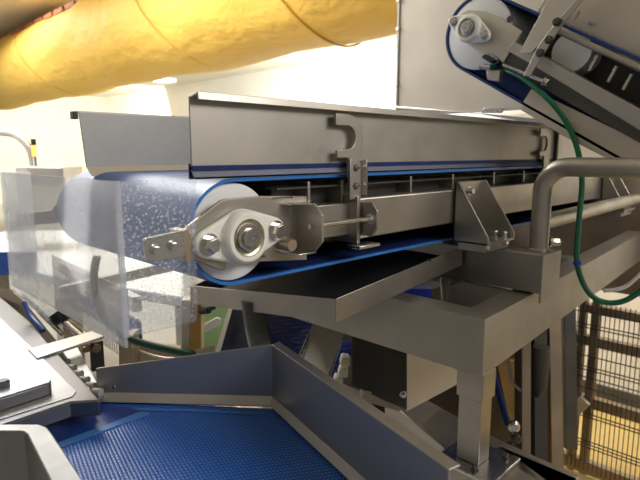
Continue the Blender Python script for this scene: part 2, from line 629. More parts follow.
# welded top and bottom flanges between bearing plate and tension plate
M().prism([PZ(a, b, 1.4225) for a, b in ((269, 199.0), (273, 202.5), (312, 203.5), (316, 201), (295, 197.5))], (0, 0, -0.003)).build('flange', STEEL_BR, conv, 0.0008)
M().prism([(0.55, 0.650, 1.3445), (0.56, 0.606, 1.3445), (0.598, 0.606, 1.3445), (0.598, 0.650, 1.3445)], (0, 0, -0.003)).build('flange', STEEL_BR, conv, 0.0008)
wb = M()
for k in range(11):
    c = PY(290, 205 + k * 3.6, 0.648)
    wb.lathe(c - Y3 * 0.003, Y3, [(0, 0.0014), (0.002, 0.0022), (0.005, 0.0012)], 8)
wb.build('weld_seam', STEEL_BR, conv)
wb = M()
for k in range(8):
    c = PY(273 + k * 2.6, 198.3 - k * 0.12, 0.646)
    wb.lathe(c - Y3 * 0.003, Y3, [(0, 0.0012), (0.002, 0.0020), (0.005, 0.0012)], 8)
wb.build('weld_seam', STEEL_BR, conv)
c = PY(281, 243, 0.645)
M().lathe((c.x, 0.650, c.z), (-0.05, -1, 0), [(0, 0.0105), (0.032, 0.0105), (0.034, 0.0092)], 24).build('round_stop', STEEL_WARM, conv)


# flange bearing
def bearing(parent, c, nrm, du, dv, R, reach, rb, depth, bolts, k=1.0):
    """c: centre on the mounting plane, nrm: outwards, du: towards the first bolt"""
    c, nrm, du, dv = Vector(c), Vector(nrm), Vector(du), Vector(dv)
    pts = []
    ang = math.acos((R - rb) / reach)
    for s0, (cc, r, a0, a1) in enumerate((
            (du * reach, rb, -ang, ang), (Vector((0, 0, 0)), R, ang, math.pi - ang),
            (-du * reach, rb, math.pi - ang, math.pi + ang), (Vector((0, 0, 0)), R, math.pi + ang, 2 * math.pi - ang))):
        for i in range(13):
            a = a0 + (a1 - a0) * i / 12
            pts.append(c + cc + (du * math.cos(a) + dv * math.sin(a)) * r)
    h = M().prism(pts, nrm * depth * 0.42)
    hb = h.build('bearing', WHITE, parent, 0.004 * k)
    M().lathe(c, nrm, [(depth * 0.2, R * 1.0), (depth * 0.6, R * 0.97), (depth * 0.86, R * 0.90), (depth * 0.95, R * 0.82),
                       (depth * 0.95, R * 0.68), (depth * 0.72, R * 0.66), (depth * 0.70, 0.001)], 56).build('bearing_housing', WHITE, hb)
    M().lathe(c, nrm, [(depth * 0.3, R * 0.67), (depth * 0.84, R * 0.67), (depth * 0.90, R * 0.64), (depth * 0.84, R * 0.56),
                       (depth * 0.70, R * 0.54), (depth * 0.5, R * 0.5)], 48).build('outer_ring', BRASS, hb)
    M().lathe(c, nrm, [(depth * 0.3, R * 0.50), (depth * 1.00, R * 0.50), (depth * 1.05, R * 0.47), (depth * 1.05, R * 0.38),
                       (depth * 1.0, R * 0.37)], 40).build('inner_ring', ZINC, hb)
    M().lathe(c, nrm, [(0, R * 0.36), (depth * 1.20, R * 0.36), (depth * 1.24, R * 0.33), (depth * 1.24, R * 0.06),
                       (depth * 1.12, R * 0.04)], 36).build('shaft_end', STEEL_BR, hb)
    for s in bolts:
        M().hexbolt(c + du * s * reach + nrm * depth * 0.42, nrm, rb * 0.58, 0.013 * k, 0.2).build('bolt', ZINC, hb, 0.0004)


bc = Vector((0.4775, 0.648, 1.3775))
dd = Vector((0.99, 0, 0.06)).normalized()
bearing(conv, bc, (0, -1, 0), dd, Vector((0, -1, 0)).cross(dd), 0.0415, 0.0610, 0.0205, 0.027, (1, -1), 1.0)
M().lathe(PY(262, 255, 0.645), (0, -1, 0), [(0, 0.004), (0.006, 0.004), (0.010, 0.0022)], 12).build('grease_nipple', BRASS, conv)

# front side guard with folded rims
GX0, GX1 = 0.411, 1.72
M().box((GX0, 0.664, 1.481), (GX1, 0.667, 1.577)).build('side_guard', STEEL_FINE, conv, 0.0008)
M().prism([(GX0 + .004, 0.667, 1.5745), (GX0 + .004, 0.652, 1.5785), (GX0 + .004, 0.650, 1.5715), (GX0 + .004, 0.6475, 1.5715),
           (GX0 + .004, 0.6495, 1.583), (GX0 + .004, 0.667, 1.5785)], (GX1 - GX0, 0, 0)).build('guard_rim', STEEL, conv, 0.001)
M().box((GX0, 0.661, 1.4755), (GX1, 0.664, 1.4825)).build('guard_seal', NAVY, conv)
M().prism([(GX0, 0.667, 1.4765), (GX0, 0.664, 1.4765), (GX0, 0.658, 1.4665), (GX0, 0.6605, 1.466)],
          (GX1 - GX0, 0, 0)).build('guard_skirt', plain('belt_reflection_skirt', (0.20, 0.215, 0.30), 0.4, 0.3), conv)  # the blue belt's reflection is put into the skirt colour
M().box((GX0, 0.670, 1.463), (GX1, 0.673, 1.485)).build('guard_seal', NAVY, conv)
# far side guard
FX0 = 0.428
M().prism([(FX0, YB, 1.578), (FX0 + 0.008, YB, 1.472), (1.6, YB, 1.472), (1.6, YB, 1.578)], (0, 0.003, 0)).build('side_guard', STEEL_GREY, conv, 0.0008)
M().prism([(FX0 + .008, YB, 1.4735), (FX0 + .008, YB + .003, 1.4735), (FX0 + .012, YB - 0.012, 1.4545), (FX0 + .012, YB - 0.015, 1.4545)], (1.1, 0, 0)).build('guard_skirt', STEEL_TAN, conv)
M().box((FX0 - 0.003, YB, 1.5765), (1.6, YB + 0.018, 1.581)).build('guard_rim', STEEL, conv, 0.001)
M().box((FX0 - 0.010, YB + 0.002, 1.565), (FX0 + 0.0, YB + 0.018, 1.580)).build('corner_block', BLACK, conv, 0.001)


# hook brackets holding the guard
def hook(sx, y, d):
    x0 = sx
    cx, cz = x0 + 0.010, 1.527
    pts = []
    H = M()
    # outline: opening to the left, arc on the right, stem down
    ro, ri = 0.0400, 0.0205
    for k in range(13):
        a = math.radians(95 - 95 * k / 12)
        pts.append((cx + ro * math.cos(a), cz + ro * math.sin(a)))
    pts += [(cx + ro, 1.455), (cx + 0.004, 1.455), (cx + 0.002, 1.492), (x0 - 0.017, 1.4915), (x0 - 0.017, cz - ri - 0.002)]
    for k in range(13):
        a = math.radians(-90 + 180 * k / 12)
        pts.append((cx + ri * math.cos(a) * 1.0, cz + ri * math.sin(a)))
    pts += [(x0 - 0.021, cz + ri), (x0 - 0.021, cz + ro)]
    h = H.prism([(a, y, b) for a, b in pts], (0, 0.006, 0)).build('hook_bracket', STEEL, conv, 0.0008)
    return h


c = PY(345, 138, 0.648)
hook(c.x - 0.002, 0.648, 0)
c = PY(546, 143, 0.648)
hook(c.x - 0.018, 0.648, 0)
c0, c1 = PY(349.5, 160, 0.642), PY(361, 194, 0.642)
M().prism([(c0.x, 0.640, 1.490), (c1.x, 0.640, 1.484), (c1.x, 0.640, 1.418), (c0.x, 0.640, 1.418)], (0, 0.005, 0)).build('slotted_strap', STEEL, conv, 0.0008)
M().box((c1.x, 0.630, 1.425), (c1.x + 0.004, 0.645, 1.488)).build('strap_rib', STEEL_BR, conv, 0.0005)
for zz in (1.474, 1.442):
    M().lathe(((c0.x + c1.x) / 2 - .001, 0.640, zz), (0, -1, 0), [(0, 0.0065), (0.0012, 0.0065)], 18).build('slot', STEEL_DK, conv)
    M().hexbolt(((c0.x + c1.x) / 2, 0.6388, zz + 0.001), (0, -1, 0), 0.0038, 0.005).build('bolt', ZINC, conv)

# support foot under the beam (two gussets, back plate, base, bolts)
def beam_foot(x0, x1, yf, names='support_bracket', small=False):
    zt, zb = 1.437, 1.303
    t = M().box((x0, 0.633, zb), (x1, 0.638, zt)).build(names, STEEL, conv, 0.0008)
    for x in (x0, x1 - 0.005):
        M().prism([(x, 0.638, zt), (x, 0.628, zt), (x, yf, zb + 0.018), (x, yf, zb), (x, 0.638, zb)], (0.005, 0, 0)).build('gusset', STEEL, t, 0.001)
    M().box((x0, yf, zb), (x1, 0.638, zb + 0.005)).build('base_plate', STEEL, t, 0.0008)
    M().box((x0 + 0.01, yf + 0.012, 1.285), (x1 - 0.004, 0.63, zb - 0.001)).build('spacer_block', STEEL, t, 0.001)
    M().hexbolt(((x0 + x1) / 2 - .01, 0.633, 1.415), (0, -1, 0), 0.0075, 0.010).build('bolt', ZINC, t)
    for fx, fy in ((x0 + 0.018, yf + 0.016), (x0 + 0.018, yf + 0.038), (x1 - 0.02, yf + 0.016), (x1 - 0.02, yf + 0.038)):
        b = M().hexbolt((fx, fy, zb + 0.005), (0, 0, 1), 0.0072, 0.012).hexbolt((fx, fy - 0.006, zb - 0.001), (0, 0, -1), 0.0055, 0.008)
        b.build('bolt', ZINC, t)


beam_foot(1.060, 1.186, 0.552)
beam_foot(2.02, 2.14, 0.560)

# end plate closing the far part of the side
c = PY(557, 150, 0.655)
M().box((c.x, 0.652, 1.4195), (2.18, 0.658, 1.60)).build('end_side_plate', STEEL_TAN, conv, 0.001)

# ================================================================== acrylic guard at the conveyor end
ag = thing('acrylic_guard', 'clear acrylic guard box wrapped round the conveyor end', 'guard', (0.284, 0.85, 1.275))
AX, AY = 0.284, 0.620
M().prism([(AX, AY, 1.467), (0.389, AY, 1.467), (0.384, AY, 1.277), (0.381, AY, 1.273), (AX, AY, 1.275)], (0, 0.0035, 0)).build('front_panel', ACR_DIRTY, ag)
M().box((AX - 0.0035, AY, 1.262), (AX, 1.085, 1.467)).build('end_panel', ACR_CLEAR, ag)
M().box((AX, 1.0815, 1.262), (0.33, 1.085, 1.467)).build('back_panel', ACR_CLEAR, ag)
M().box((AX - 0.004, AY - 0.001, 1.275), (AX + 0.002, AY + 0.005, 1.467)).build('corner_joint', ACR_EDGE, ag)
q, v = py_poly([(144, 241), (146, 238), (177, 231), (184, 232), (186, 254), (183, 257.5), (150, 262), (146, 260)], 0.6155, 0.004)
sb = M().prism(q, v).build('mounting_strap', STEEL_BR, ag, 0.0008)
for px, py in ((155, 250), (172.5, 246)):
    M().hexbolt(PY(px, py, 0.6155), (0, -1, 0), 0.0052, 0.007).build('bolt', ZINC, sb)
M().prism([PY(a, b, 0.618) for a, b in ((181, 231), (188, 229), (191, 236), (191, 262), (186, 262))], (0, 0.03, 0)).build('strap_bend', STEEL_WARM, sb, 0.0005)

# ================================================================== drip tray below the conveyor
A = Vector((0.688, 0.648, 1.240))
u = (Vector((1.135, 0.654, 1.281)) - A)
v = (Vector((0.686, 1.127, 1.180)) - A)
nn = u.cross(v).normalized()
tr = thing('drip_tray', 'sloping steel drip tray with folded rim beneath the lower belt run', 'tray', A + (u + v) / 2 - nn * .038)
D_ = Vector((0, 0, -0.045))
Bc, Dc = A + u, A + v
Cc = Vector((1.135, 1.127, 1.286))      # the far corner sits higher: the tray drains to its left end


def sheet(P, Q, T, W, th_, name, mat, n=8):
    """slightly twisted sheet between four corners"""
    m = M()
    vs = []
    for k in range(2):
        for i in range(n + 1):
            for j in range(n + 1):
                a_, b_ = i / n, j / n
                vs.append(P.lerp(Q, a_).lerp(W.lerp(T, a_), b_) + Vector((0, 0, -th_ * k)))
    fs = []
    N1 = n + 1
    o_ = N1 * N1
    for i in range(n):
        for j in range(n):
            a_ = i * N1 + j
            fs.append((a_, a_ + N1, a_ + N1 + 1, a_ + 1))
            fs.append((o_ + a_, o_ + a_ + 1, o_ + a_ + N1 + 1, o_ + a_ + N1))
    for i in range(n):
        for a_, b_ in ((i * N1, (i + 1) * N1), (i * N1 + n, (i + 1) * N1 + n), (i, i + 1), (n * N1 + i, n * N1 + i + 1)):
            fs.append((a_, b_, o_ + b_, o_ + a_))
    m.add(vs, fs)
    return m.build(name, mat, tr)


dz_ = Vector((0, 0, -0.030))
ti, tj = u.normalized() * .0024, v.normalized() * .0024
sheet(A + dz_ + ti + tj, Bc + dz_ - ti + tj, Cc + dz_ - ti - tj, Dc + dz_ + ti - tj, 0.002, 'tray_floor', plain('tray_belt_reflection', (0.018, 0.019, 0.025), 0.6, 0, 0.2, 20, 0.15))  # near-black colour stands in for the dark belt mirrored in the floor
th = 0.0022
iu, iv = u.normalized() * th, v.normalized() * th
M().prism([A, Bc, Bc + iv, A + iv], D_).build('front_rim', STEEL, tr, 0.0007)
M().prism([A, Dc, Dc + iu, A + iu], D_).build('end_rim', STEEL, tr, 0.0007)
M().prism([Bc, Cc, Cc - iu, Bc - iu], (0, 0, -.045)).build('rear_rim', STEEL, tr, 0.0007)
M().prism([Dc, Cc, Cc - iv, Dc - iv], (0, 0, -.045)).build('side_rim', STEEL, tr, 0.0007)
p = A + u * 0.68 + nn * .0005
M().lathe(p - Y3 * 0.003, Y3, [(0, 0.003), (0.008, 0.003)], 12).build('rim_notch', STEEL_DK, tr)

# corrugated drain hose
dh = PZ(252, 300, 1.185)
pts = [dh + Vector((0, 0, 0.0)), dh + Vector((0.006, -0.006, -0.07)), dh + Vector((0.020, -0.02, -0.17)), dh + Vector((0.04, -0.03, -0.34))]
hm = M()
N_ = 60
P_, R_ = [], []
for i in range(N_ * 4):
    t_ = i / (N_ * 4 - 1) * 3
    k = min(int(t_), 2)
    P_.append(pts[k].lerp(pts[k + 1], t_ - k))
    R_.append(0.0215 + 0.0030 * math.cos(i / 4 * 2 * math.pi * 1.0))
hm.tube(P_, R_, 20, smooth=False)
tag(hm.build('drain_hose', HOSE, sharp=80), 'grey corrugated drain hose hanging down from the drip tray', 'hose')

# ================================================================== support frame
fr = thing('support_frame', 'heavy square steel support frame with a post under its front corner', 'frame', (0.945, 0.49, 0.885))
ZT, ZB = 1.192, 1.079
C0 = Vector((0.905, 0.469, ZT))
dB = (Vector((2.356, 0.585, ZT)) - C0).normalized()
# beam along X (slightly turned)
nB = Vector((-dB.y, dB.x, 0))
KZ = Z3 * -.0005
M().prism([C0 + dB * .0012 + KZ, C0 + dB * 1.9 + KZ, C0 + dB * 1.9 + nB * 0.058 + KZ, C0 + nB * 0.058 + dB * .0012 + KZ], (0, 0, ZB - ZT + .001)).build('cross_beam', STEEL_FINE, fr, 0.0006)
M().prism([C0 + Y3 * .0008, C0 + Y3 * 0.95, C0 + Y3 * 0.95 + X3 * 0.058, C0 + X3 * 0.058 + Y3 * .006], (0, 0, ZB - ZT)).build('long_beam', STEEL_FINE, fr, 0.0006)
# box on top carrying the conveyor foot and the pipe
M().box((1.145, 0.467, 1.196), (1.229, 0.72, 1.284)).build('riser_box', STEEL_FINE, fr, 0.003)
M().box((1.138, 0.463, 1.178), (1.234, 0.4675, 1.284)).build('end_cap', STEEL_FINE, fr, 0.001)
M().box((1.140, 0.530, 1.192), (1.150, 0.76, 1.199)).build('weld_seam', STEEL_BR, fr, 0.002)
# ledge sheet in the frame opening
M().prism([(0.965, 0.530, 1.13), (1.15, 0.535, 1.13), (1.15, 0.9, 1.13), (0.965, 0.9, 1.13)], (0, 0, -0.003)).build('inner_ledge', STEEL_DK, fr)
M().box((0.921, 0.476, 0.885), (0.964, 0.526, ZB)).build('post', STEEL, fr, 0.002)
M().box((0.917, 0.472, 1.020), (0.968, 0.530, ZB)).build('post_sleeve', STEEL, fr, 0.002)
c = PX(484, 409, 0.925)
M().lathe(PX(472, 407, 0.917) + X3 * .001, (-1, 0, 0), [(0, 0.002), (0.002, 0.001)], 10).build('bolt', ZINC, fr)
fp = M().box((0.888, 0.430, 0.876), (1.012, 0.56, 0.884)).build('foot_plate', STEEL_BR, fr, 0.002)
for q_ in ((0.905, 0.475), (0.99, 0.452), (0.99, 0.54)):
    M().hexbolt((q_[0], q_[1], 0.884), (0, 0, 1), 0.006, 0.008).build('bolt', STEEL_DK, fp)
M().box((1.229, 0.56, 1.235), (1.262, 0.60, 1.275)).build('square_tube_stub', STEEL_DK, fr, 0.001)
# second parallel beam at the back of the frame
M().box((0.97, 1.36, ZB), (2.8, 1.42, ZT)).build('cross_beam', STEEL_FINE, fr, 0.003)
M().box((1.62, 0.54, ZB), (1.68, 1.36, ZT)).build('long_beam', STEEL_FINE, fr, 0.003)

M().box((2.40, 0.40, 0.93), (2.41, 1.36, 1.62)).build('dark_filler_sheet', STEEL_WARM, fr)  # added sheet, stands in for the dark inside of the frame
M().box((1.30, 1.33, 0.93), (2.41, 1.34, 1.30)).build('dark_filler_sheet', STEEL_DK, fr)  # second added sheet that darkens the view through the frame

# lower base frame under the post
bf = thing('base_frame', 'lower steel base frame carrying the foot of the post', 'frame', (0.95, 0.5, 0.80))
M().prism([PZ(a, b, 0.874) for a, b in ((385, 398), (400, 385), (500, 440), (580, 476), (560, 500), (470, 470))], (0, 0, -0.07)).build('base_beam', STEEL_FINE, bf, 0.002)
M().prism([PZ(a, b, 0.874) for a, b in ((492, 452), (500, 446), (600, 488), (600, 520))], (0, 0, -0.09)).build('base_beam', STEEL_TAN, bf, 0.002)

# bent pipe rail on the riser box
pr = thing('bent_pipe', 'thick bent steel pipe rising from the frame and turning right', 'pipe', (1.205, 0.50, 1.284))
vx, vy = 1.199, 0.500
zt = 1.4705
pts = [Vector((vx, vy, 1.284)), Vector((vx, vy, zt - 0.055))]
for k in range(1, 10):
    a = math.pi / 2 * k / 10
    pts.append(Vector((vx, vy - 0.055 * (1 - math.cos(a)), zt - 0.055 + 0.055 * math.sin(a))))
pts += [Vector((vx, vy - 0.055, zt)), Vector((vx, vy - 0.45, zt + .000))]
M().tube(pts, 0.0205, 28, smooth=False).build('pipe', STEEL, pr, sharp=60)
M().lathe((vx, vy, 1.2842), Z3, [(0, 0.0235), (0.002, 0.0235), (0.005, 0.0208)], 28).build('weld_ring', STEEL, pr)
M().cyl((vx + 0.012, vy + 0.004, 1.345), (2.3, vy + 0.05, 1.345), 0.0185, 24).build('cross_pipe', STEEL, pr)
M().hexbolt((vx + 0.03, vy - 0.01, 1.30), (0.7, -0.7, 0), 0.009, 0.02).build('bolt', ZINC, pr)

# ================================================================== inclined conveyor, upper right
XI = 1.30
IC = Vector((XI, 0.731, 1.7996))
tI = Vector((0, -0.866, -0.5))
nI = Vector((0, -0.5, 0.866))
ic = thing('inclined_conveyor', 'inclined belt conveyor with dark blue belt rising at the upper right', 'conveyor', (1.5, 0.5, 1.5))


def I(s, h, x=0.0):
    return IC + tI * s + nI * h + X3 * x


RI = 0.096
o1 = stadium(IC, tI, nI, RI, 1.3, 24)
i1 = stadium(IC, tI, nI, RI - 0.006, 1.3, 24)
WI = 0.36
bI = M().loop_band([p + X3 * 0.004 for p in o1], [p + X3 * 0.004 for p in i1], (WI, 0, 0)).build('belt', NAVY, ic)
M().loop_band(o1, i1, (0.004, 0, 0)).build('belt_edge', NAVY_EDGE, bI)
pl = M().lathe(IC, X3, [(0, 0.080), (0.003, 0.088), (WI, 0.088)], 56).build('pulley', DISC, ic)
# side plate
px_ = lambda pts, x: [PX(a, b, x) for a, b in pts]
M().prism(px_([(456, 16), (468, 10), (483, 11), (503, 19), (522, 31), (512, 48), (503, 63), (495, 55), (476, 50), (459, 38)], XI - 0.012), (0.006, 0, 0)).build('side_plate', STEEL_TAN, ic, 0.001)
M().lathe(PX(510, 19, XI - 0.013), X3, [(0, 0.008), (0.002, 0.008)], 20).build('slot', STEEL_DK, ic)
bc2 = PX(470.5, 29, XI - 0.018)
d2 = Vector((0, -0.86, -0.46)).normalized()
bearing(ic, bc2, (-1, 0, 0), d2, Vector((-1, 0, 0)).cross(d2), 0.035, 0.049, 0.0155, 0.020, (1, -1), 0.8)
# box beam: its lit upper band and dark lower channel put into two steel colours
M().prism(px_([(514, 41), (640, 109), (700, 141), (700, 166), (640, 131), (530, 64), (506, 50)], XI - 0.02), (0.05, 0, 0)).build('frame_beam', STEEL_FINE, ic, 0.002)
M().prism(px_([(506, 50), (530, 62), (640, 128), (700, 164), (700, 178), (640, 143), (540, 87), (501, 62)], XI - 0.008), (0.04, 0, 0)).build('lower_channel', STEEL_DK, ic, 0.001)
# guide rod and cross bars
a, b = PX(557, 30, XI - 0.005), PX(700, 96, XI - 0.005)
M().cyl(a, b, 0.0075, 16).build('guide_rod', STEEL, ic)
for px, py in ((598, 55), (617, 66), (632, 74)):
    a = PX(px, py, XI + 0.01)
    M().bar(a, PX(px - 9, py + 16, XI + 0.01), 0.006, 0.006, (1, 0, 0)).build('cross_bar', STEEL_TAN, ic, 0.0006)
M().lathe(PX(571, 52, XI + 0.03), X3, [(0, 0.045), (0.20, 0.045)], 40).build('return_roller', DISC, ic)
M().box((XI + 0.06, 0.1, 1.40), (XI + 0.065, 0.2, 1.5)).build('inner_plate', STEEL_DK, ic)
M().prism([I(0.02, -0.030, 0.02), I(1.2, -0.030, 0.02), I(1.2, -0.088, 0.02), I(0.02, -0.088, 0.02)], (0.004, 0, 0)).build('belt_guide', NAVY, ic)
M().prism([I(0.12, 0.085, 0.1), I(1.2, 0.085, 0.1), I(1.2, -0.03, 0.1), I(0.12, -0.03, 0.1)], (0.004, 0, 0)).build('inner_plate', STEEL_DK, ic)
# flat bars crossing the belt
M().prism(px_([(551, -6), (583, -6), (531, 53), (519, 53)], XI - 0.035), (0.004, 0, 0)).build('cross_strap', STEEL_TAN, ic, 0.0008)
M().prism(px_([(581, -6), (588, -6), (560, 28), (546, 50), (530, 76), (523, 76), (538, 46), (556, 22)], XI - 0.045), (0.004, 0, 0)).build('edge_bar', STEEL, ic, 0.0008)
for px, py in ((557, 22), (549, 40), (540, 53)):
    M().hexbolt(PX(px, py, XI - 0.047), (-1, 0, 0), 0.007, 0.009).build('bolt', STEEL_DK, ic)
a, b = PX(503, 65, XI - 0.03), PX(546, 82, XI - 0.03)
tr2 = M().cyl(a, b, 0.0042, 12).build('tension_rod', ZINC, ic)
M().hexbolt(b - (b - a).normalized() * .004, (b - a), 0.0085, 0.008).build('nut', ZINC, tr2)
# pale sheet under the belt
M().prism(px_([(531, 89), (640, 141), (700, 171), (700, 196), (640, 168), (604, 157), (565, 137), (519, 109)], XI + 0.0), (0.004, 0, 0)).build('under_sheet', STEEL_TAN, ic, 0.001)
# guards above the belt
M().prism([I(0.10, 0.098, 0.03), I(1.2, 0.098, 0.03), I(1.2, 0.32, 0.03), I(0.10, 0.32, 0.03)], (0.003, 0, 0)).build('side_guard', STEEL_TAN, ic, 0.001)
M().lathe(PX(590, 23, XI + 0.029), (-1, 0, 0), [(0, 0.005), (0.004, 0.003)], 12).build('bolt', ZINC, ic)
M().bar(PX(575, 20, XI), PX(580, 11, XI), 0.004, 0.004, (1, 0, 0)).build('clip', STEEL_BR, ic)
# sensor block and cable gland
M().prism(px_([(481, 57), (485, 54), (494, 60), (490, 63)], XI - 0.03), (0.02, 0, 0)).build('sensor', BLACK, ic, 0.001)
M().prism(px_([(486, 70), (500, 70), (499, 82), (487, 80)], XI - 0.03), (0.02, 0, 0)).build('hose_clamp', STEEL, ic, 0.002)

# big vertical sheet behind the incline
bp = thing('hopper_panel', 'tall plain steel hopper panel behind the inclined conveyor', 'panel', (1.7, 0.7, 1.63))
M().box((1.70, -0.3, 1.636), (1.705, 1.286, 2.8)).build('sheet', STEEL_TAN, bp, 0.001)
M().box((1.695, 1.281, 1.636), (1.710, 1.290, 2.8)).build('edge_fold', STEEL, bp, 0.001)
for z_ in (1.75, 1.95, 2.05):
    M().box((1.690, 1.279, z_), (1.700, 1.292, z_ + 0.012)).build('clip', STEEL_BR, bp, 0.001)
M().prism(px_([(396, 108), (480, 114), (560, 128), (560, 121), (500, 115), (396, 106)], 1.69), (0.02, 0, 0)).build('bottom_lip', STEEL_BR, bp, 0.001)
M().prism(px_([(481, 113), (484, 108), (504, 108), (501, 113)], 1.685), (0.01, 0, 0)).build('tab', STEEL_BR, bp, 0.001)

# green hose
g = M()
g.tube([PX(490, 67, XI - 0.03), PD(500, 69, 1.36), PD(520, 77, 1.30), PD(545, 96, 1.25), PD(565, 120, 1.235), PD(577, 148, 1.23), PD(582, 180, 1.225), PD(579, 220, 1.22),
        PD(576.5, 255, 1.22), PD(581, 278, 1.22), PD(592, 296, 1.21), PD(610, 303, 1.20), PD(632, 297, 1.18), PD(665, 270, 1.15)], 0.0062, 14)
gh = thing('green_hose', 'bright green hose looping down from the inclined conveyor past the pipe', 'hose', PD(592, 303, 1.21))
g.build('hose', GREEN, gh, sharp=80)
M().cyl(PX(480, 66.5, XI - 0.03), PX(491, 67.5, XI - 0.03), 0.007, 16).build('hose_fitting', ZINC, gh)
M().cyl(PD(577.0, 261, 1.22), PD(577.6, 265, 1.22), 0.0085, 14).build('cable_tie', BLUEB, gh)
tag(M().tube([PD(604, 291, 1.5), PD(622, 288, 1.5), PD(634, 280, 1.5), PD(660, 255, 1.5)], 0.0055, 10).build('cable', WHITEP), 'thin pale cable below the right end of the cross beam', 'cable')

# ================================================================== foreground chute with mesh belt
ch = thing('mesh_belt_conveyor', 'foreground conveyor with wide textured blue belt between angled steel walls', 'conveyor', (0.4, 0.6, 0.98))
ZM = 1.05
bpts = [PZ(a, b, ZM) for a, b in ((40, 436), (100, 402), (190, 405), (276, 409), (342, 470))]
e_ = PZ(345, 473, ZM)
bpts[-1] = e_ + (e_ - bpts[3]) * 0.9
bpts.append(PZ(30, 436, ZM) + Vector((0.10, -0.45, 0)))
bpts.append(PZ(10, 440, ZM) + Vector((-0.05, -0.25, 0)))
M().prism(bpts, (0, 0, -0.006)).build('mesh_belt', MESHB, ch)
CNR = PZ(273, 406, ZM)
L0 = PZ(98, 402, ZM)
R0 = PZ(331, 460, ZM)
Rend = CNR + (R0 - CNR) * 2.2
zc = PX(269, 344, CNR.x).z
zl = PX(100, 372, L0.x).z
dW = (L0 - CNR).normalized()
nW = Vector((dW.y, -dW.x, 0))
if nW.dot(FW) < 0:
    nW = -nW
dW2 = (Rend - CNR).normalized()
nW2 = Vector((-dW2.y, dW2.x, 0))
if nW2.x < 0:
    nW2 = -nW2
kc = (nW + nW2).normalized() * 0.0035


def wall(a, b, za, zb, na, nb, z0, name):
    vs = [Vector((a.x, a.y, z0)), Vector((b.x, b.y, z0)), Vector((b.x, b.y, zb)), Vector((a.x, a.y, za))]
    m = M()
    m.add(vs + [vs[0] + na, vs[1] + nb, vs[2] + nb, vs[3] + na],
          [(0, 1, 2, 3), (4, 7, 6, 5), (0, 4, 5, 1), (1, 5, 6, 2), (2, 6, 7, 3), (3, 7, 4, 0)])
    return m.build(name, CHUTE, ch, 0.0008)


wall(CNR, L0, zc, zl, kc, nW * .003, ZM - 0.002, 'chute_wall')
wall(CNR, Rend, zc, zc, kc, nW2 * .003, ZM - 0.002, 'chute_wall')


def rim(a, b, za, zb, na, nb, wd, dz):
    A_ = Vector((a.x, a.y, za))
    B_ = Vector((b.x, b.y, zb))
    m = M()
    m.add([A_, B_, B_ + nb * wd, A_ + na * wd] + [p + Vector((0, 0, -dz)) for p in (A_, B_, B_ + nb * wd, A_ + na * wd)],
          [(0, 1, 2, 3), (4, 7, 6, 5), (0, 4, 5, 1), (1, 5, 6, 2), (2, 6, 7, 3), (3, 7, 4, 0)])
    m.build('wall_rim', STEEL_FINE, ch, 0.001)


kk = (nW + nW2) / (1 + nW.dot(nW2))
rim(CNR, L0, zc + .001, zl + .001, kk, nW, 0.004, 0.003)
rim(CNR, Rend, zc + .001, zc + .001, kk, nW2, 0.018, 0.003)


def lip(a, b, na, nb):
    A_ = Vector((a.x, a.y, ZM + 0.019))
    B_ = Vector((b.x, b.y, ZM + 0.019))
    A2 = Vector((a.x, a.y, ZM + 0.003)) - na * 0.006
    B2 = Vector((b.x, b.y, ZM + 0.003)) - nb * 0.006
    M().add([A_, B_, B2, A2, A_ - na * .002 + Z3 * .001, B_ - nb * .002 + Z3 * .001, B2 - nb * .002 + Z3 * .001, A2 - na * .002 + Z3 * .001],
            [(0, 1, 2, 3), (4, 7, 6, 5), (0, 4, 5, 1), (1, 5, 6, 2), (2, 6, 7, 3), (3, 7, 4, 0)]).build('wall_lip', STEEL_TAN, ch, 0.0005)


lip(CNR, L0, kk, nW)
lip(CNR, Rend, kk, nW2)
# raised welt running over the belt and along its edge
welt = M()
welt.prism([PZ(a, b, ZM + .0005) for a, b in ((59, 443), (141, 412), (150, 414), (57, 449))], (0, 0, 0.0015))
welt.prism([PZ(a, b, ZM + .0005) for a, b in ((130, 409), (190, 410), (268, 414), (270, 415.2), (190, 411.5), (140, 411))], (0, 0, 0.0015))
welt.build('belt_welt', plain('light_blue_welt', (0.06, 0.20, 0.55), 0.35), ch)
M().prism([PZ(a, b, ZM + .001) for a, b in ((20, 436), (96, 403), (143, 410), (57, 444), (30, 456))], (0, 0, 0.0008)).build('infeed_sheet', plain('blue_infeed', (0.012, 0.045, 0.24), 0.35), ch)
for px, py in ((114, 387),):
    M().lathe(PD(px, py, 0.975), -nW, [(0, 0.0035), (0.002, 0.003)], 12).build('rivet', ZINC, ch)
M().box((0.25, 0.55, 0.98), (0.45, 0.8, 1.03)).build('belt_bed', STEEL_DK, ch)

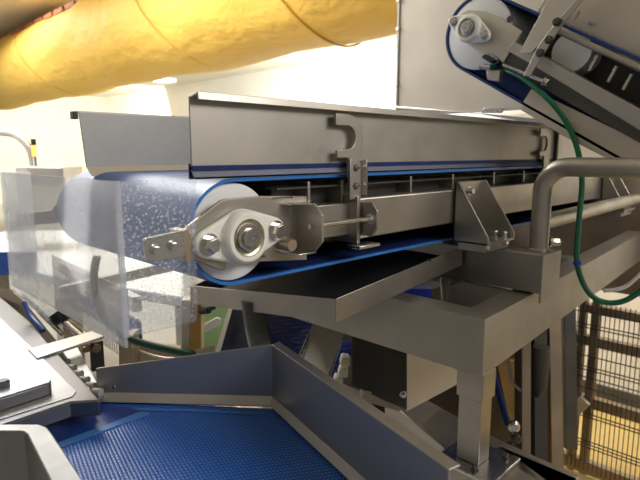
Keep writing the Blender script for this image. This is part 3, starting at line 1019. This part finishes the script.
# ================================================================== near left covers
cv = thing('machine_cover', 'white and steel machine cover with a dark knob at the left edge', 'cover', (0.25, 1.0, 1.0))
Z1 = 1.10
M().prism([PZ(a, b, Z1) for a, b in ((-60, 290), (0, 296), (28, 320), (97, 396), (100, 400), (70, 402), (-60, 446), (-160, 470))], (0, 0, -0.028)).build('lower_cover', COVER_FRONT, cv, 0.003)
M().prism([PZ(a, b, Z1 + .0005) for a, b in ((-60, 296), (0, 318), (36, 352), (76, 392), (72, 397), (-60, 439))], (0, 0, 0.001)).build('cover_sheet', STEEL_GREY, cv)
M().prism([PZ(a, b, Z1 + 0.022) for a, b in ((-70, 270), (0, 321), (22, 342), (51, 380), (50, 383), (-80, 424))], (0, 0, -0.021)).build('upper_cover', COVER_FRONT, cv, 0.002)
M().prism([PZ(a, b, Z1 + 0.0225) for a, b in ((-70, 270), (0, 322), (21, 342), (50, 379.5), (49, 382.5), (-80, 423))], (0, 0, 0.001)).build('upper_cover_sheet', COVER, cv)
kp = PZ(3, 387, Z1 + 0.0235)
M().lathe(kp, Z3, [(0, 0.0100), (0.009, 0.0105), (0.012, 0.0085)], 24).build('knob', GREYKNOB, cv)

hp = thing('chute_side', 'grey steel chute side with rounded rim in the bottom left corner', 'panel', (0.2, 0.75, 1.0))
Z2 = 1.115
w_ = [PZ(a, b, Z2 - .002) for a, b in ((-60, 432), (24, 432.5), (30, 438), (55, 484), (85, 540))]
w2 = [PZ(a, b, Z2 - .002) for a, b in ((-60, 429), (27, 429), (34, 435), (59, 482), (89, 538))]
M().prism(w_ + w2[::-1], (0, 0, -0.16)).build('side_body', STEEL_GREY, hp, 0.001)
M().prism([PZ(a, b, Z2 + .002) for a, b in ((-40, 424), (38, 424), (47, 427), (51, 432), (86, 484), (115, 540), (80, 540), (52, 484), (27, 434), (22, 431), (-40, 431))], (0, 0, -0.006)).build('rim', STEEL_GREY, hp, 0.002)

# bridge bar between cover and chute
a, b = PZ(30, 356, 1.105), PZ(103, 335, 1.105)
br = M().prism([PZ(p_, q_, 1.105) for p_, q_ in ((28, 349), (92, 331), (104, 336), (37, 358))], (0, 0, -0.006)).build('bridge_bar', COVER, None, 0.001)
tag(br, 'short pale flat bar bridging from the white cover to the chute wall', 'bar')

# roller track
rt = thing('roller_track', 'small roller track of grey barrels running beside the white cover', 'roller track', PZ(75, 375, 1.03))
M().prism([PZ(p_, q_, 1.07) for p_, q_ in ((60, 348), (76, 344), (104, 395), (97, 400))], (0, 0, -0.01)).build('side_rail', STEEL_GREY, rt, 0.001)
M().prism([PZ(p_, q_, 1.055) for p_, q_ in ((36, 347), (60, 346), (97, 402), (90, 402))], (0, 0, -0.01)).build('side_rail', STEEL_DK, rt, 0.001)
M().prism([PZ(p_, q_, 1.0) for p_, q_ in ((40, 330), (96, 372), (104, 420), (60, 420))], (0, 0, -0.01)).build('dark_backing', STEEL_DK, rt)  # added dark backing that hides the bright floor behind the rollers
for k in range(7):
    c = PZ(55 + k * 6.4, 356 + k * 6.0, 1.075)
    M().lathe(c, (0.5, -0.85, 0), [(-0.002, 0.004), (0, 0.0075), (0.016, 0.0085), (0.018, 0.005)], 16).build('roller', HOSE, rt)
M().prism([PZ(p_, q_, 1.08) for p_, q_ in ((76, 386), (88, 386), (96, 397), (92, 400), (80, 395))], (0, 0, -0.003)).build('end_bracket', COVER, rt, 0.0008)

# clear pneumatic cylinder with blue hose
pn = thing('air_cylinder', 'pale air cylinder with polished rod lying under the acrylic guard', 'cylinder', PD(50, 310, 1.3))
M().cyl(PD(20, 288, 1.36), PD(58, 320, 1.30), 0.018, 20).build('barrel', CLEARTUBE, pn)
M().cyl(PD(24, 295, 1.35), PD(52, 320, 1.30), 0.007, 12).build('tie_rod', WHITEP, pn)
M().cyl(PD(57, 313, 1.30), PD(63, 322, 1.30), 0.020, 20).build('end_cap', BLACK, pn)
M().cyl(PD(60, 318, 1.30), PD(98, 352, 1.24), 0.0075, 14).build('rod', STEEL_BR, pn)
M().cyl(PD(40, 312, 1.32), PD(62, 334, 1.28), 0.006, 12).build('tie_rod', STEEL_BR, pn)
tag(M().tube([PD(24, 303, 1.30), PD(30, 316, 1.28), PD(38, 325, 1.26), PD(43, 331, 1.25)], 0.0065, 10).build('hose', BLUEP), 'short blue hose curling in front of the air cylinder', 'hose')
M_ = M().prism([PD(-20, 285, 1.6), PD(15, 290, 1.5), PD(60, 345, 1.4), PD(40, 372, 1.4), PD(-20, 372, 1.5)], (0.02, 0.02, -0.05))
tag(M_.build('machine_skirt', STEEL_WARM), 'dark brown steel skirt beside the blue hose at the left', 'panel')
# bracket with two bolts near the bridge bar
bb = thing('bolt_bracket', 'dark upright bracket with two bolts behind the pale bridge bar', 'bracket', PD(96, 370, 1.2))
M().box(tuple(PD(93, 372, 1.2)), tuple(PD(98, 342, 1.2) + Vector((0.012, 0.012, 0)))).build('upright', BLACK, bb, 0.001)
for px in (87, 97):
    M().hexbolt(PD(px, 348, 1.19), (-0.7, -0.7, 0), 0.007, 0.012).build('bolt', STEEL_WARM, bb)

# ================================================================== left background machinery
# control box with pipe and beacon
cb = thing('control_box', 'stainless control box with a bent pipe on top, left behind the acrylic', 'cabinet', PD(38, 215, 3.0))
c0 = PD(38, 165, 3.0)
dF = Vector((_s, _s, 0))
def vbox(pxa, pya, pxb, pyb, d, thick, turn=0.0):
    """upright box whose front face spans the two pixels at distance d"""
    A_ = PD(pxa, pya, d)
    B_ = PD(pxb, pyb, d)
    r_ = (RT * math.cos(turn) + dF * math.sin(turn))
    f_ = (dF * math.cos(turn) - RT * math.sin(turn))
    wv = (B_ - A_).dot(RT)
    z0, z1 = min(A_.z, B_.z), max(A_.z, B_.z)
    P = Vector((A_.x, A_.y, z0))
    return M().prism([P, P + r_ * wv, P + r_ * wv + f_ * thick, P + f_ * thick], (0, 0, z1 - z0))
vbox(15, 167, 63, 232, 3.0, 0.25, 0.0).build('box', STEEL_TAN, cb, 0.004)
vbox(27, 168, 63, 185, 2.995, 0.01).build('door', STEEL, cb, 0.002)
M().tube([PD(-30, 133, 3.1), PD(6, 133, 3.1), PD(20, 138, 3.1), PD(30, 150, 3.1), PD(33.5, 167, 3.1)], 0.019, 16).build('bent_pipe', STEEL, cb)
M().lathe(PD(33.5, 168, 3.1), Z3, [(0, 0.045), (0.008, 0.045), (0.014, 0.03)], 20).build('flange', STEEL_BR, cb)
bl = thing('signal_beacon', 'small signal beacon glowing orange on the control box', 'beacon', PD(35.5, 166, 3.05))
p = PD(35.5, 166, 3.05)
M().cyl(p, p + Z3 * 0.055, 0.012, 16).build('pole', STEEL_BR, bl)
M().cyl(p + Z3 * 0.055, p + Z3 * 0.115, 0.013, 16).build('lamp', ORANGE, bl)
M().cyl(p + Z3 * 0.115, p + Z3 * 0.15, 0.0135, 16).build('cap', BLACK, bl)

# long white machine table and grey rail
wt = thing('white_table', 'long white machine table seen through the acrylic guard', 'table', PZ(90, 260, 0.95))
M().prism([PZ(p_, q_, 0.95) for p_, q_ in ((-30, 234), (60, 228), (183, 247), (183, 296), (60, 276), (-30, 258))], (0, 0, -0.05)).build('table_top', WHITEP, wt, 0.01)
for px, py in ((-10, 262), (60, 288), (185, 298)):
    q = PZ(px, py, 0.95)
    M().box((q.x, q.y, 0.0), (q.x + 0.08, q.y + 0.08, 0.90)).build('leg', STEEL, wt)
M().bar(PD(0, 252, 2.3), PD(0, 275, 2.3), 0.3, 0.02).build('side_pad', BLUEP, wt)
rl = tag(M().bar(PD(62, 291, 1.9), PD(205, 258, 2.0), 0.03, 0.035).build('grey_rail', STEEL_TAN), 'grey steel rail crossing low behind the acrylic guard', 'rail')


def grid(name, A_, B_, H_, nx, nz, r, mat, parent):
    A_, B_ = Vector(A_), Vector(B_)
    m = M()
    for i in range(nx + 1):
        p = A_.lerp(B_, i / nx)
        m.lathe(p, Z3, [(0, r), (H_, r)], 6)
    for j in range(nz + 1):
        q = Z3 * (H_ * j / nz)
        m.cyl(A_ + q, B_ + q, r * 1.1, 6)
    return m.build(name, mat, parent)


# wire basket in the left
wb_ = thing('wire_basket', 'wire basket with blue boards low behind the acrylic guard', 'basket', PD(95, 345, 2.1))
A_ = PD(58, 330, 2.3)
B_ = PD(132, 372, 1.72)
A_.z = B_.z = 0.84
grid('wire_mesh', A_, B_, 0.24, 40, 5, 0.0018, STEEL, wb_)
bA, bB = A_ + Vector((.06, .06, .07)), B_ + Vector((.06, .06, .07))
M().bar(bA, bB, 0.02, 0.08).build('blue_board', BLUEP, wb_)
M().bar(bA + Z3 * 0.10, bB + Z3 * 0.10, 0.03, 0.05).build('white_board', WHITEP, wb_)
# basket post and wires near chute
M().prism([PD(119, 338, 1.6), PD(131, 336, 1.6), PD(132, 372, 1.6), PD(119, 372, 1.6)], (0.05, 0.05, 0)).build('post', STEEL_WARM, wb_)
gb = thing('wire_rack', 'small dark wire rack under the dark green hose', 'rack', PD(165, 365, 1.7))
for k in range(6):
    M().cyl(PD(138 + k * 3, 350 + k * 1.4, 1.7), PD(200, 372 - k * 2.5, 1.7 - k * .01), 0.0025, 8).build('wire', STEEL_TAN, gb)
M().prism([PD(132, 345, 1.8), PD(200, 352, 1.8), PD(200, 380, 1.8), PD(132, 380, 1.8)], (0.03, 0.03, 0)).build('back_plate', STEEL_WARM, gb)

tag(M().tube([PD(97, 256, 1.5), PD(94, 276, 1.5), PD(97, 300, 1.5), PD(106, 320, 1.5), PD(122, 335, 1.5), PD(145, 344, 1.5), PD(175, 351, 1.5), PD(205, 357, 1.5)], 0.0105, 12)
    .build('hose', GREEN_DK, sharp=80), 'dark green hose drooping behind the acrylic and the chute wall', 'hose')

# amber post with bolts right of the acrylic
ap = thing('amber_post', 'narrow amber metal post with bolts beside the acrylic corner', 'post', PD(197, 350, 1.5))
M().prism([PD(190, 286, 1.5), PD(201, 288, 1.5), PD(201, 352, 1.5), PD(190, 352, 1.5)], (0.03, 0.03, 0)).build('post', COPPER, ap, 0.002)
M().prism([PD(181, 300, 1.52), PD(190, 300, 1.52), PD(190, 352, 1.52), PD(181, 352, 1.52)], (0.03, 0.03, 0)).build('post', STEEL_TAN, ap, 0.002)
M().cyl(PD(201, 311, 1.5), PD(209, 310, 1.48), 0.010, 14).build('bolt', BLACK, ap)
M().cyl(PD(209, 309, 1.48), PD(214, 307, 1.47), 0.007, 14).build('bolt', BLACK, ap)
M().prism([PD(195, 350, 1.45), PD(214, 345, 1.5), PD(216, 352, 1.5), PD(198, 358, 1.45)], (0.01, 0.01, -0.01)).build('foot', STEEL_TAN, ap, 0.001)
# white tag on green panel
gp = thing('green_board', 'pale green board with a rounded white tag behind the amber post', 'panel', PD(205, 330, 2.0))
M().prism([PD(196, 298, 2.0), PD(235, 300, 2.0), PD(216, 372, 1.9), PD(196, 372, 1.9)], (0.02, 0.02, 0)).build('panel_sheet', GREENP, gp)
M().bar(PD(206, 360, 1.95), Vector((PD(206, 360, 1.95).x, PD(206, 360, 1.95).y, 0)), 0.04, 0.04, (1, 0, 0)).build('stand', STEEL, gp)
m = M()
a, b = PD(206, 328, 1.93), PD(217, 322, 1.93)
pts = []
du_ = (b - a).normalized()
dv_ = UP
for cc, s0 in ((b, -90), (a, 90)):
    for k in range(9):
        an = math.radians(s0 + 180 * k / 8)
        pts.append(cc + (du_ * math.cos(an) + (dv_ - du_ * dv_.dot(du_)).normalized() * math.sin(an)) * 0.014)
m.prism(pts, (0.008, 0.008, 0)).build('tag', WHITEP, gp)

# dark flared side plate and far mesh belt under the tray
fc = thing('lower_conveyor', 'lower conveyor with dark side plates and blue mesh belt under the tray', 'conveyor', PD(285, 360, 1.5))
M().prism([PD(231, 303, 1.5), PD(262, 305, 1.5), PD(275, 360, 1.4), PD(214, 362, 1.4)], (0.02, 0.02, 0)).build('side_plate', plain('navy_plate', (0.03, 0.035, 0.06), 0.4), fc)
M().prism([PD(230, 303, 1.49), PD(234, 303, 1.49), PD(219, 356, 1.39), (PD(214, 356, 1.39))], (0.004, 0.004, 0)).build('plate_edge', STEEL_TAN, fc)
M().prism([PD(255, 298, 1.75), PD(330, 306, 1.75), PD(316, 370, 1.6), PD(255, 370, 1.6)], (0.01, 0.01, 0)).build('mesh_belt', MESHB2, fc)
M().cyl(PD(255, 333, 1.65), PD(300, 345, 1.62), 0.004, 8).build('belt_joint', NAVY, fc)
M().prism([PD(316, 318, 1.40), PD(347, 326, 1.40), PD(318, 400, 1.3), PD(292, 372, 1.3)], (0.01, 0.01, 0)).build('steel_slide', STEEL_TAN, fc, 0.001)
M().prism([PD(316, 317, 1.395), PD(320, 318, 1.395), PD(299, 372, 1.295), PD(294, 368, 1.295)], (0.004, 0.004, 0)).build('slide_edge', STEEL_BR, fc)
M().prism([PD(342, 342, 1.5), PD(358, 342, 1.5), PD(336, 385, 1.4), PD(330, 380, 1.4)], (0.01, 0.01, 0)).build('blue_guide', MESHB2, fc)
for i, (px, py) in enumerate(((345, 362), (343, 373), (338, 382))):
    c = PD(px, py, 1.38)
    o = M().prism([c + RT * a_ + UP * b_ for a_, b_ in ((-.014, -.010), (.012, -.014), (.014, .008), (-.008, .012))], (0.025, 0.025, 0.0)).build('foam_block', FOAM, None, 0.004)
    tag(o, ('pale block, topmost of three beside the blue guide', 'pale block, middle of three beside the blue guide',
            'pale block, lowest of three beside the blue guide')[i], 'block', 'pale blocks beside the blue guide')
bx = tag(M().prism([PD(402, 289, 1.35), PD(431, 289, 1.35), PD(431, 306, 1.35), PD(400, 299, 1.35)], (0.03, 0.03, 0)).build('blue_plate', BLUEB), 'small vivid blue plate in the gap between tray and frame', 'plate')

# sheet metal hopper below the frame
hb = thing('sheet_hopper', 'sheet metal hopper with dark and beige sides below the support frame', 'hopper', PD(405, 400, 1.35))
M().prism([PD(352, 332, 1.36), PD(407, 345, 1.30), PD(407, 410, 1.25), PD(383, 400, 1.25), PD(352, 385, 1.3)], (0.01, 0.01, 0)).build('dark_side', STEEL_DK, hb, 0.001)
M().prism([PD(406, 345, 1.30), PD(462, 362, 1.5), PD(462, 382, 1.5), PD(406, 412, 1.25)], (0.01, 0.01, 0)).build('beige_side', STEEL_TAN, hb, 0.001)
M().prism([PD(366, 390, 1.27), PD(400, 402, 1.27), PD(400, 412, 1.27), PD(360, 400, 1.27)], (0.03, 0.03, 0)).build('bottom_edge', STEEL_WARM, hb, 0.001)
hk = PD(403, 394, 1.24)
M().hexbolt(hk, (-0.7, -0.7, 0), 0.006, 0.01).build('bolt', ZINC, hb)
# machine body in the frame opening, its black standing in for the shade inside
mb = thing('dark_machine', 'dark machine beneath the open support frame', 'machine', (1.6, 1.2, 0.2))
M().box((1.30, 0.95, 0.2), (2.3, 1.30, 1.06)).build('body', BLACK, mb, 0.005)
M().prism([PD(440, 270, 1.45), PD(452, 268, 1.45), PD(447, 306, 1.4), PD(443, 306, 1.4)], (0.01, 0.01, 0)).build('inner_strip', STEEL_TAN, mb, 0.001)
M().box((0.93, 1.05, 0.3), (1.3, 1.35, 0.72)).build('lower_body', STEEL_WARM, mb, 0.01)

# ================================================================== machinery and fence lower right
lm = thing('leaning_machine', 'brown machine legs and bars behind the post below the beam', 'machine', PD(520, 440, 1.9))
def upr(a, b, d, wpx, mat, name, th=0.05):
    wv = RT * (wpx / F * d)
    A_, B_ = PD(*a, d), PD(*b, d)
    return M().prism([A_, A_ + wv, B_ + wv, B_], (th, th, 0)).build(name, mat, lm, 0.002)
upr((522, 330), (522, 470), 1.75, 9, STEEL_WARM, 'upright')
upr((534, 320), (535, 470), 1.9, 13, STEEL_DK, 'upright')
upr((549, 310), (552, 475), 2.0, 12, STEEL_WARM, 'upright')
upr((564, 296), (566, 450), 2.3, 12, STEEL_DK, 'upright')
upr((496, 360), (520, 470), 2.1, 30, COPPER, 'side_sheet', 0.02)
M().cyl(PD(493, 372, 1.7), PD(508, 425, 1.65), 0.010, 14).build('blue_bar', NAVY, lm)
M().cyl(PD(508, 360, 1.8), PD(512, 382, 1.78), 0.005, 10).build('bent_rod', STEEL_TAN, lm)
M().cyl(PD(512, 382, 1.78), PD(521, 391, 1.76), 0.005, 10).build('bent_rod', STEEL_TAN, lm)
M().lathe(PD(540, 372, 1.85), (0, 0, 1), [(-0.09, 0.010), (-0.05, 0.026), (0.05, 0.030), (0.09, 0.028)], 20).build('dark_canister', STEEL_DK, lm)
for k, (px, py, r_) in enumerate(((513, 426, .018), (516, 438, .014), (510, 445, .012))):
    M().lathe(PD(px, py, 1.6), -FW, [(0, r_), (0.01, r_), (0.016, r_ * .6)], 14).build('coupling', ZINC if k < 1 else STEEL_DK, lm)

FX = 2.5
fe = thing('wire_fence', 'dark steel wire mesh fence in front of the yellow floor', 'fence', (FX, 0.5, 0.0))
fz = lambda px, py: PX(px, py, FX)
for px, wd in ((590, 0.035), (577, 0.03), (560, 0.05)):
    y_ = fz(px, 380).y
    M().box((FX, y_ - wd / 2, 0.02), (FX + 0.035, y_ + wd / 2, 0.86)).build('fence_post', STEEL_WARM, fe, 0.003)
def rail(z, h, y0=-0.6, y1=0.98, dx=0.0, mat=STEEL_WARM):
    M().box((FX - 0.005 + dx, y0, z - h / 2), (FX + 0.035 + dx, y1, z + h / 2)).build('fence_rail', mat, fe, 0.002)
rail(0.815, 0.035, -0.6, fz(585, 313).y)
rail(0.665, 0.045)
rail(0.378, 0.05, -0.6, fz(576, 400).y)
rail(0.06, 0.06, -0.6, 1.0)
m = M()
y_ = -0.3
while y_ < 0.97:
    m.lathe((FX - 0.012, y_, 0.05), Z3, [(0, 0.0022), (0.80, 0.0022)], 5)
    y_ += 0.019
m.build('upright_wires', STEEL_DK, fe)
m = M()
for z_ in (0.80, 0.745, 0.73, 0.60, 0.55, 0.535, 0.50, 0.45, 0.33, 0.315, 0.20, 0.185, 0.17):
    m.cyl((FX - 0.016, -0.3, z_), (FX - 0.016, 0.97, z_), 0.003, 5)
m.build('cross_wires', STEEL_DK, fe)
M().bar(fz(560, 425) - X3 * .03, fz(588, 398) - X3 * .03, 0.02, 0.05).build('diagonal_brace', STEEL_TAN, fe, 0.002)
